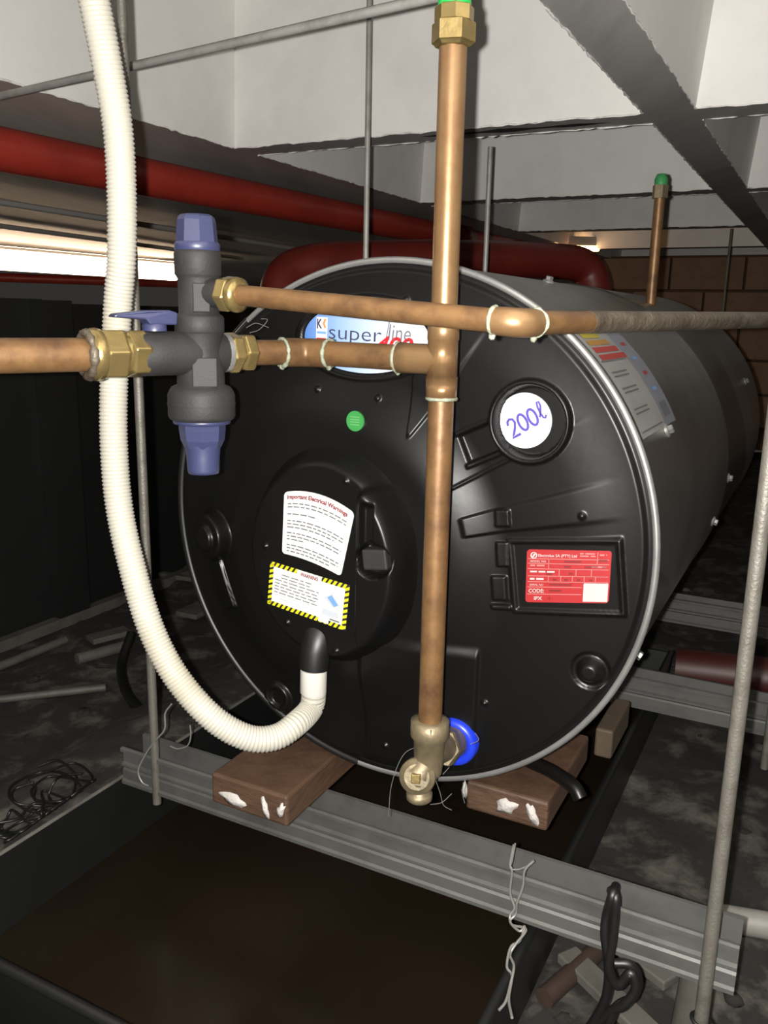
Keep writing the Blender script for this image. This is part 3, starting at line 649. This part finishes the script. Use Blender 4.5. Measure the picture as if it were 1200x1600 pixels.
# relief pipe: from the valve across to the elbow and off to the right
ra_, rb_, rc_ = at_d(372, 461, .682), at_d(812, 505, .560), at_d(1205, 500, .90)
d1_ = (rb_-ra_).normalized(); d2_ = (rc_-rb_).normalized()
rel = empty('relief_pipe', ra_, 'thin copper pipe crossing level in front of the riser, then an elbow to the right', 'pipe')
part(MB().tube([ra_, rb_-d1_*.012], .0081, 24), 'pipe', 'copper_rusty', rel)
mb = MB(); q0, q1 = rb_-d1_*.011, rb_+d2_*.011
P = [rb_-d1_*.0175, q0]+[((1-t)**2)*q0+2*t*(1-t)*rb_+t*t*q1 for t in (.15, .3, .45, .6, .75, .9)]+[q1, rb_+d2_*.0185]
mb.tube(P, [.0093]+[.0096]*(len(P)-2)+[.0093], 24); part(mb, 'elbow', 'copper', rel)
part(MB().tube([rb_+d2_*.015, rb_+d2_*.09], [.0081, .0081], 24), 'pipe', 'copper_rusty', rel)
part(MB().tube([rb_+d2_*.088, rc_+d2_*.5], [.0082, .0082], 24), 'dull_pipe', 'copper_dull', rel, label='dull tarnished length of pipe')
for c_, ax in ((rb_-d1_*.0185, d1_), (rb_+d2_*.0195, d2_)):
    mb = MB(); torus(mb, c_, ax, .0088, .0012, 24, 8, jit=.9); mb.sphere(c_-Z*.0098-d1_*.001, .0026, 6, sc=(1, 1, 1.2), jit=.3); part(mb, 'solder_joint', 'solder', rel)

# inlet pipe at the left and the pressure valve
vx = V((-.1545, .7225, 0)); zin = nutR.z
di = (V((nutR.x, nutR.y, 0))-at_d(140, 555, .655).xy.to_3d()).normalized()
LP = vx-di*.118+Z*zin
vxn = V((nutR.x, nutR.y, 0))-di*(V((nutR.x, nutR.y, 0))-vx).dot(di); vx = vxn
inl = empty('inlet_pipe', LP-di*.2, 'stout copper pipe entering from the left edge into the brass nuts', 'pipe')
nl = at_d(150, 556, .655); nl = vx+Z*zin-di*(vx-V((nl.x, nl.y, 0))).dot(di)
part(MB().tube([nl-di*.45, nl+di*.02], .0128, 28), 'pipe', 'copper_rusty', inl)
# --- valve
valve = empty('pressure_valve', vx+Z*(zin-.1), 'black pressure control valve with blue caps and a blue lever, brass nuts each side', 'valve')
sc = (vx+Z*zin).dot(fw)/F
def zv(y): return zin-(y-555)*sc*1.0/math.cos(PITCH)*.995
def vl(y0, items, m, name, n=32, smooth=True, rot=0., flute=None): part(MB().lathe(vx, Z, [(zv(y), r*sc) for y, r in items], n, smooth=smooth, rot=rot, flute=flute), name, m, valve)
vl(0, [(657, 46), (655, 50), (650, 52.5), (618, 52.5), (612, 50), (606, 46), (602, 37), (560, 36), (526, 35), (524, 36.5), (522, 38), (502, 38), (498, 35), (496, 31), (446, 31), (442, 33), (439, 35.5), (410, 35.5), (405, 33.5), (402, 30)], 'black_body', 'body', 40)
part(MB().lathe(vx, Z, [(zv(y), r*sc) for y, r in [(634, 53.0), (632, 53.4), (630, 53.0)]], 40), 'seam', 'black_body', valve)
cv = -V((vx.x, vx.y, 0)).normalized(); sd = cv.cross(Z)
for y0, y1, rad, hw, off in ((452, 494, 27.5, 13, 4), (560, 604, 33, 19, 6)):
    c_ = vx+sd*(off*sc)*-1+Z*((zv(y0)+zv(y1))/2)+cv*rad*sc; part(MB().box(c_, sd*hw*sc, cv*6*sc, Z*abs(zv(y0)-zv(y1))/2), 'flat_pad', 'black_body', valve, .001)
vl(0, [(410, 29), (404, 34.5), (396, 34.5), (393, 32.5)], 'blue_plastic', 'cap_ring')
vl(0, [(395, 32), (362, 29), (357, 27), (354, 23)], 'blue_plastic', 'top_cap', 8, False, .35)
vl(0, [(654, 40), (656, 45.5), (662, 45), (664, 36)], 'blue_plastic', 'outlet_flange')
vl(0, [(662, 36.5), (672, 36.5), (688, 34.5), (700, 29)], 'blue_plastic', 'outlet_hexagon', 8, False, .2)
vl(0, [(690, 30), (704, 27.5), (715, 26.5), (736, 25.5), (741, 24.5), (741, 17), (715, 16)], 'blue_plastic', 'outlet_spigot')
# side arm, lever
o_ = vx+Z*zin
part(MB().lathe(o_, -di, [(0, .030*.6), (.03, .0178), (.053, .0178), (.055, .0168)], 32), 'side_arm', 'black_body', valve)
part(MB().lathe(o_, di, [(0, .0175), (.018, .0175), (.024, .015)], 28), 'outlet_arm', 'black_body', valve)
lv = o_-di*.040+Z*.018
part(MB().lathe(lv, Z, [(0, .0098), (.005, .0098), (.006, .0085)], 20), 'lever_boss', 'blue_plastic', valve)
mb = MB(); n_ = di.cross(Z); prof = [(.016, .005), (.017, .0145), (.010, .0165), (-.010, .0160), (-.034, .0130), (-.036, .0105), (-.010, .0090), (-.007, .005)]
vs = [lv+di*x+Z*z+n_*s_*(.0085 if x > -.03 else .0065) for s_ in (-1, 1) for x, z in prof]; n = len(prof)
mb.add(vs, [tuple(range(n)), tuple(range(2*n-1, n-1, -1))]+[(k+n, (k+1) % n+n, (k+1) % n, k) for k in range(n)], None, False); part(mb, 'lever', 'blue_plastic', valve, .0015)
# brass nuts
def hexnut(o, ax, r, L, rot=0.): 
    mb = MB(); mb.lathe(o, ax, [(0, r*.86), (.0018, r), (L-.0018, r), (L, r*.86)], 6, smooth=False, rot=rot); return mb
b0 = o_-di*.053
part(hexnut(b0+di*.004, -di, .0195, .0165, .25), 'union_nut', 'brass', valve, .0012)
part(MB().lathe(b0, -di, [(.010, .016), (.019, .016)], 24), 'union_neck', 'brass', valve)
part(hexnut(b0-di*.0145, -di, .0208, .020, .1), 'compression_nut', 'brass', valve, .0012)
mb = MB(); mb.lathe(b0, -di, [(.033, .0195), (.036, .0205), (.040, .0200), (.043, .0180), (.0445, .0130)], 32); part(mb, 'end_collar', 'brass', valve)
mb = MB(); torus(mb, b0-di*.0435, di, .0165, .0028, 30, 8, jit=.9); part(mb, 'jointing_paste', 'copper_dull', valve)
b1 = o_+di*.020
part(MB().lathe(b1, di, [(0, .0165), (.005, .0165)], 24), 'washer', 'rim_metal', valve)
part(hexnut(b1+di*.004, di, .0178, .0125, .25), 'union_nut', 'brass', valve, .0012)
part(hexnut(b1+di*.0165, di, .0172, .013, .0), 'compression_nut', 'brass', valve, .0012)
ov = V((vx.x, vx.y, ra_.z))+ (ra_-V((vx.x, vx.y, ra_.z))).normalized()*.0
ar = (ra_-V((vx.x, vx.y, ra_.z))); ar = d1_
part(MB().tube([V((vx.x, vx.y, ra_.z+.002)), ra_-d1_*.014], [.012, .0115], 20), 'relief_arm', 'black_body', valve)
part(hexnut(ra_-d1_*.017, d1_, .0148, .0125, .2), 'relief_nut', 'brass', valve, .001)
mb = MB(); mb.lathe(ra_-d1_*.0045, d1_, [(0, .0135), (.003, .0140), (.006, .0135), (.008, .009)], 24); part(mb, 'relief_collar', 'brass', valve)

# brass tee with capped drain at the foot of the riser
dv = empty('drain_valve', RX+Z*zr(1260), 'dirty brass drain valve with a square spindle at the foot of the riser', 'valve')
zj = BC.z; foot = RX+Z*zr(1150); jn = V((RX.x, RX.y, zr(1180)))
mb = MB(); mb.lathe(foot, -Z, [(-.014, .0115), (-.013, .0178), (.002, .0180), (.006, .0150), (.03, .0135), (.04, .0125)], 28); part(mb, 'pipe_socket', 'brass_dull', dv)
part(MB().lathe(foot+Z*.006, -Z, [(-.006, .0182), (.006, .0182)], 6, smooth=False), 'socket_nut', 'brass_dull', dv, .001)
inn_ = BC-D*.012
part(MB().tube([jn, jn.lerp(inn_, .4), inn_+D*.01], [.0125, .0145, .0165], 24), 'inlet_arm', 'brass_dull', dv)
dd = (inn_-jn).normalized(); part(MB().lathe(jn.lerp(inn_, .55), dd, [(0, .018), (.004, .0195), (.02, .0195), (.022, .018)], 6, smooth=False), 'inlet_nut', 'brass_dull', dv, .001)
tip = at_d(653, 1212, .795); pj = jn-Z*.006
part(MB().tube([pj, pj.lerp(tip, .5), tip], [.0130, .0115, .0125], 22), 'bonnet', 'brass_dull', dv)
dt = (at_d(646, 1222, .765)-tip).normalized()
mb = MB(); mb.lathe(tip-dt*.008, dt, [(0, .013), (.002, .0168), (.012, .0172), (.015, .0160), (.0155, .012), (.0165, .0118)], 32); part(mb, 'cap', 'brass_dull', dv)
mb = MB(); a1, a2, a3 = frame(dt); mb.box(tip+dt*.012, a1*.0042, a2*.0042, a3*.006); part(mb, 'spindle', 'brass', dv, .0008)
ot = tip-Z*.016+S*.004
mb = MB(); mb.lathe(tip-Z*.004+S*.002, -Z, [(0, .0105), (.012, .0105), (.0125, .0122), (.0185, .0122), (.020, .0105)], 26); part(mb, 'outlet', 'brass_dull', dv)

# ================================================================== WHITE CORRUGATED CONDUIT
end = W(-.058, -.150, .049)
K = [(128, -140, .695), (136, -60, .70), (147, 0, .71), (167, 100, .725), (184, 200, .74), (190, 300, .755), (190, 400, .77), (184, 480, .785), (178, 600, .80), (178, 695, .81), (186, 790, .82), (205, 880, .825), (235, 980, .83), (275, 1057, .835), (330, 1120, .84), (385, 1152, .85), (430, 1152, .862), (464, 1130, .878)]
P = [at_d(*k) for k in K]+[end+V((-.003, 0, -.042)), end+V((0, 0, -.026)), end+V((0, 0, -.010))]
P = resample(smooth_path(P, 14), .00092)
cond = empty('flexible_conduit', P[-1], 'white corrugated flexible conduit looping down to the heater cover', 'conduit')
part(MB().tube(P, [0.0127+.0005*(1 if (i % 4) < 2 else -1) for i in range(len(P))], 22), 'hose', 'conduit', cond)
part(MB().tube([end+V((-.0006, 0, -.024)), end+V((-.0005, 0, -.0225)), end+Z*.004], [.0136, .0142, .0142], 28), 'cuff', 'conduit_cuff', cond)

# ================================================================== LOOSE WIRES, CABLES, PIPES, DEBRIS
def strand(name, pts, r, m, label, cat, n=8, per=8):
    return tag(MB().tube(smooth_path(pts, per), r, n).build(name, m), label, cat)
f_ = wfr+.008
tw = empty('tie_wire', at_w(800, 1460, f_), 'pale twisted tie wire hanging over the front of the steel channel', 'wire')
part(MB().tube(smooth_path([at_w(x, y, f_+k+max(0, y-1435)*.0007) for x, y, k in ((803, 1320, .0), (797, 1350, .002), (800, 1362, .002), (797, 1395, .0), (804, 1418, .0), (797, 1430, .002), (800, 1445, 0), (822, 1452, 0), (806, 1475, .002), (797, 1492, 0), (803, 1510, .002), (797, 1540, 0), (790, 1565, 0), (780, 1578, .002))], 6), .0013, 8), 'strand', 'wire', tw)
part(MB().tube(smooth_path([at_w(x, y, f_+k+max(0, y-1435)*.0007) for x, y, k in ((834, 1345, 0), (820, 1360, .002), (817, 1385, .001), (808, 1410, .002), (806, 1428, .0), (797, 1440, .003), (812, 1455, .003), (820, 1447, .002), (812, 1470, 0), (798, 1480, .003), (792, 1510, .002), (800, 1525, .0), (795, 1560, .0), (800, 1590, .002))], 6), .0013, 8), 'strand', 'wire', tw)
part(MB().tube(smooth_path([at_w(x, y, f_+.001) for x, y in ((805, 1318), (800, 1345), (797, 1357), (812, 1358), (830, 1350))], 5), .0009, 6), 'strand', 'wire', tw)
strand('tie_wire', [at_w(x, y, f_-.004) for x, y in ((268, 1100), (258, 1115), (257, 1140), (240, 1160), (224, 1185), (216, 1205), (222, 1222), (232, 1228))], .0011, 'wire', 'thin pale tie wire looped round the left end of the front channel', 'wire')
strand('tie_wire', [at_w(x, y, f_-.03) for x, y in ((297, 1133), (298, 1150), (293, 1165), (278, 1170), (266, 1166))], .0009, 'wire', 'tiny curl of wire standing behind the front channel near the rod', 'wire')
bc_ = empty('black_cable', at_w(960, 1540, f_), 'black cable looped over the front channel and bunched below it', 'cable')
for pts in (((962, 1385, -.02), (958, 1396, .006), (948, 1430, .006), (945, 1460, .008), (950, 1500, .008), (950, 1540, .004), (940, 1575, .002), (905, 1630, .0)),
            ((955, 1392, -.01), (962, 1400, .006), (961, 1430, .008), (957, 1470, .009), (951, 1510, .01), (965, 1540, .006), (985, 1520, .004), (993, 1545, .004), (975, 1570, .006), (955, 1580, .004), (920, 1610, 0)),
            ((960, 1505, .004), (985, 1508, .0), (997, 1530, -.004), (988, 1558, -.002), (962, 1575, .004), (945, 1620, .004))):
    part(MB().tube(smooth_path([at_w(x, y, f_+k) for x, y, k in pts], 8), .0045, 10), 'strand', 'black_rubber', bc_)
q = V((at_w(1107, 1500, wfr+.010).x, at_w(1107, 1500, wfr+.010).y, -.608))
mb = MB(); torus(mb, q, Z+S*.2, .0085, .0018, 20, 6); mb.tube([q+S*.008, q+S*.02-Z*.006], .0016, 6); tag(mb.build('cable_tie', 'black_rubber'), 'black cable tie round the foot of the right hand threaded rod', 'cable tie')
# cobwebby fibres at the drain valve
hr = empty('fibre_tuft', at_d(650, 1230, .80), 'wispy pale fibres hanging from the brass drain valve', 'fibres')
for pts in (((655, 1165), (630, 1180), (612, 1225), (607, 1275)), ((681, 1220), (688, 1240), (693, 1258), (706, 1266)), ((672, 1257), (690, 1254), (706, 1240)), ((735, 1163), (748, 1156), (742, 1145)), ((692, 1210), (702, 1199)), ((727, 1217), (722, 1235), (726, 1255))):
    part(MB().tube(smooth_path([at_d(x, y, .80) for x, y in pts], 6), .00035, 5), 'fibre', 'fibre', hr)
hr = empty('cobweb', at_d(380, 510, .74), 'faint cobweb threads behind the brass nut of the valve', 'cobweb')
for pts in (((367, 520), (390, 495), (410, 478)), ((385, 512), (400, 505), (420, 512)), ((390, 520), (405, 515), (418, 500), (408, 498))):
    part(MB().tube(smooth_path([at_d(x, y, .745) for x, y in pts], 6), .0003, 5), 'thread', 'fibre', hr)

def lying(name, x0, y0, x1, y1, r, label, m='pvc', cat='pipe', z=None):
    a, b = at_z(x0, y0, ZF+r*1.3 if z is None else z), at_z(x1, y1, ZF+r*1.3 if z is None else z)
    return tag(MB().tube([a, b], r, 14).build(name, m), label, cat)
lying('plastic_pipe', -90, 1103, 165, 1074, .0075, 'short pale plastic pipe lying on the dirt floor at the left', 'pvc_dirty')
lying('plastic_pipe', -60, 1065, 102, 1000, .009, 'dirty plastic pipe lying beside the black partition at the left', 'pvc_dirty')
lying('plastic_pipe', 120, 1030, 200, 1008, .012, 'stub of dirty plastic pipe on the floor behind the white conduit', 'pvc_dirty')
lying('plastic_pipe', 1118, 1432, 1290, 1462, .016, 'pale plastic pipe on the floor behind the right end of the front channel', 'pvc')
lying('plastic_pipe', 1062, 1690, 1088, 1530, .017, 'grey plastic pipe on the floor pointing away below the front channel', 'pvc_dirty')
lying('copper_offcut', 850, 1560, 950, 1470, .011, 'dark brown pipe offcut on the floor below the front channel, beside the tray', 'rust_dark')
def slab(x0, y0, x1, y1, wd, label, m='pvc_dirty', th=.006):
    a, b = at_z(x0, y0, ZF+.018), at_z(x1, y1, ZF+.018); d_ = (b-a)/2; n_ = d_.cross(Z).normalized()
    return tag(MB().box((a+b)/2, d_, n_*wd, Z*th).build('plank_scrap', m, bevel=.002), label, 'plank')
slab(885, 1490, 1040, 1640, .014, 'pale narrow plank scrap under the black cable on the floor')
slab(965, 1470, 1050, 1535, .014, 'pale plank scrap on the floor by the threaded rod')
slab(140, 1000, 200, 985, .02, 'small pale scrap of board on the floor behind the conduit')
slab(290, 962, 325, 945, .03, 'pale chunk of board on the floor left of the heater')
slab(330, 1085, 385, 1070, .035, 'light piece of rubble board on the floor below the heater at left')
slab(250, 897, 305, 905, .01, 'thin pale batten on the floor far behind the conduit')
# dark hose behind the left rod
strand('black_hose', [at_z(205, 990, ZF+.06), at_z(190, 1040, ZF+.02), at_z(200, 1085, ZF+.014), at_z(232, 1118, ZF+.014), at_z(280, 1130, ZF+.014), at_z(310, 1150, ZF+.012)], .010, 'black_rubber', 'black hose curving over the floor behind the left threaded rod', 'hose')
# tangled wire on the floor
tg = empty('wire_tangle', at_z(70, 1260, ZF+.082), 'tangle of thin dark wire on the dirt floor left of the tray', 'wire')
for k in range(9):
    c_ = (random.uniform(20, 120), random.uniform(1205, 1320)); P = []
    for j in range(14):
        a = j*.75+k; x_ = c_[0]+random.uniform(25, 60)*math.cos(a); y_ = c_[1]+random.uniform(12, 38)*math.sin(a); P.append(at_z(x_, min(y_, 1322-.7*x_), ZF+.084+random.uniform(0, .018)))
    part(MB().tube(smooth_path(P, 6), .0018, 6), 'strand', 'black_rubber', tg)
# rubble
mb = MB()
for k in range(420):
    s_ = random.uniform(-1.35, 1.4); t_ = random.uniform(.1, 2.4); p = G(s_, t_, ZF+.004); q_ = p-C
    uu, dd_ = q_.dot(S), q_.dot(D)
    if u0-.03 < uu < u1+.03 and d0-.03 < dd_ < d1+.03: continue
    mb.sphere(p, random.uniform(.003, .013), 4, sc=(random.uniform(.7, 1.5), random.uniform(.7, 1.5), .6), jit=.5)
o = mb.build('rubble', 'dirt'); tag(o, 'scattered small rubble and grit over the dirt floor', 'rubble'); o['kind'] = 'stuff'
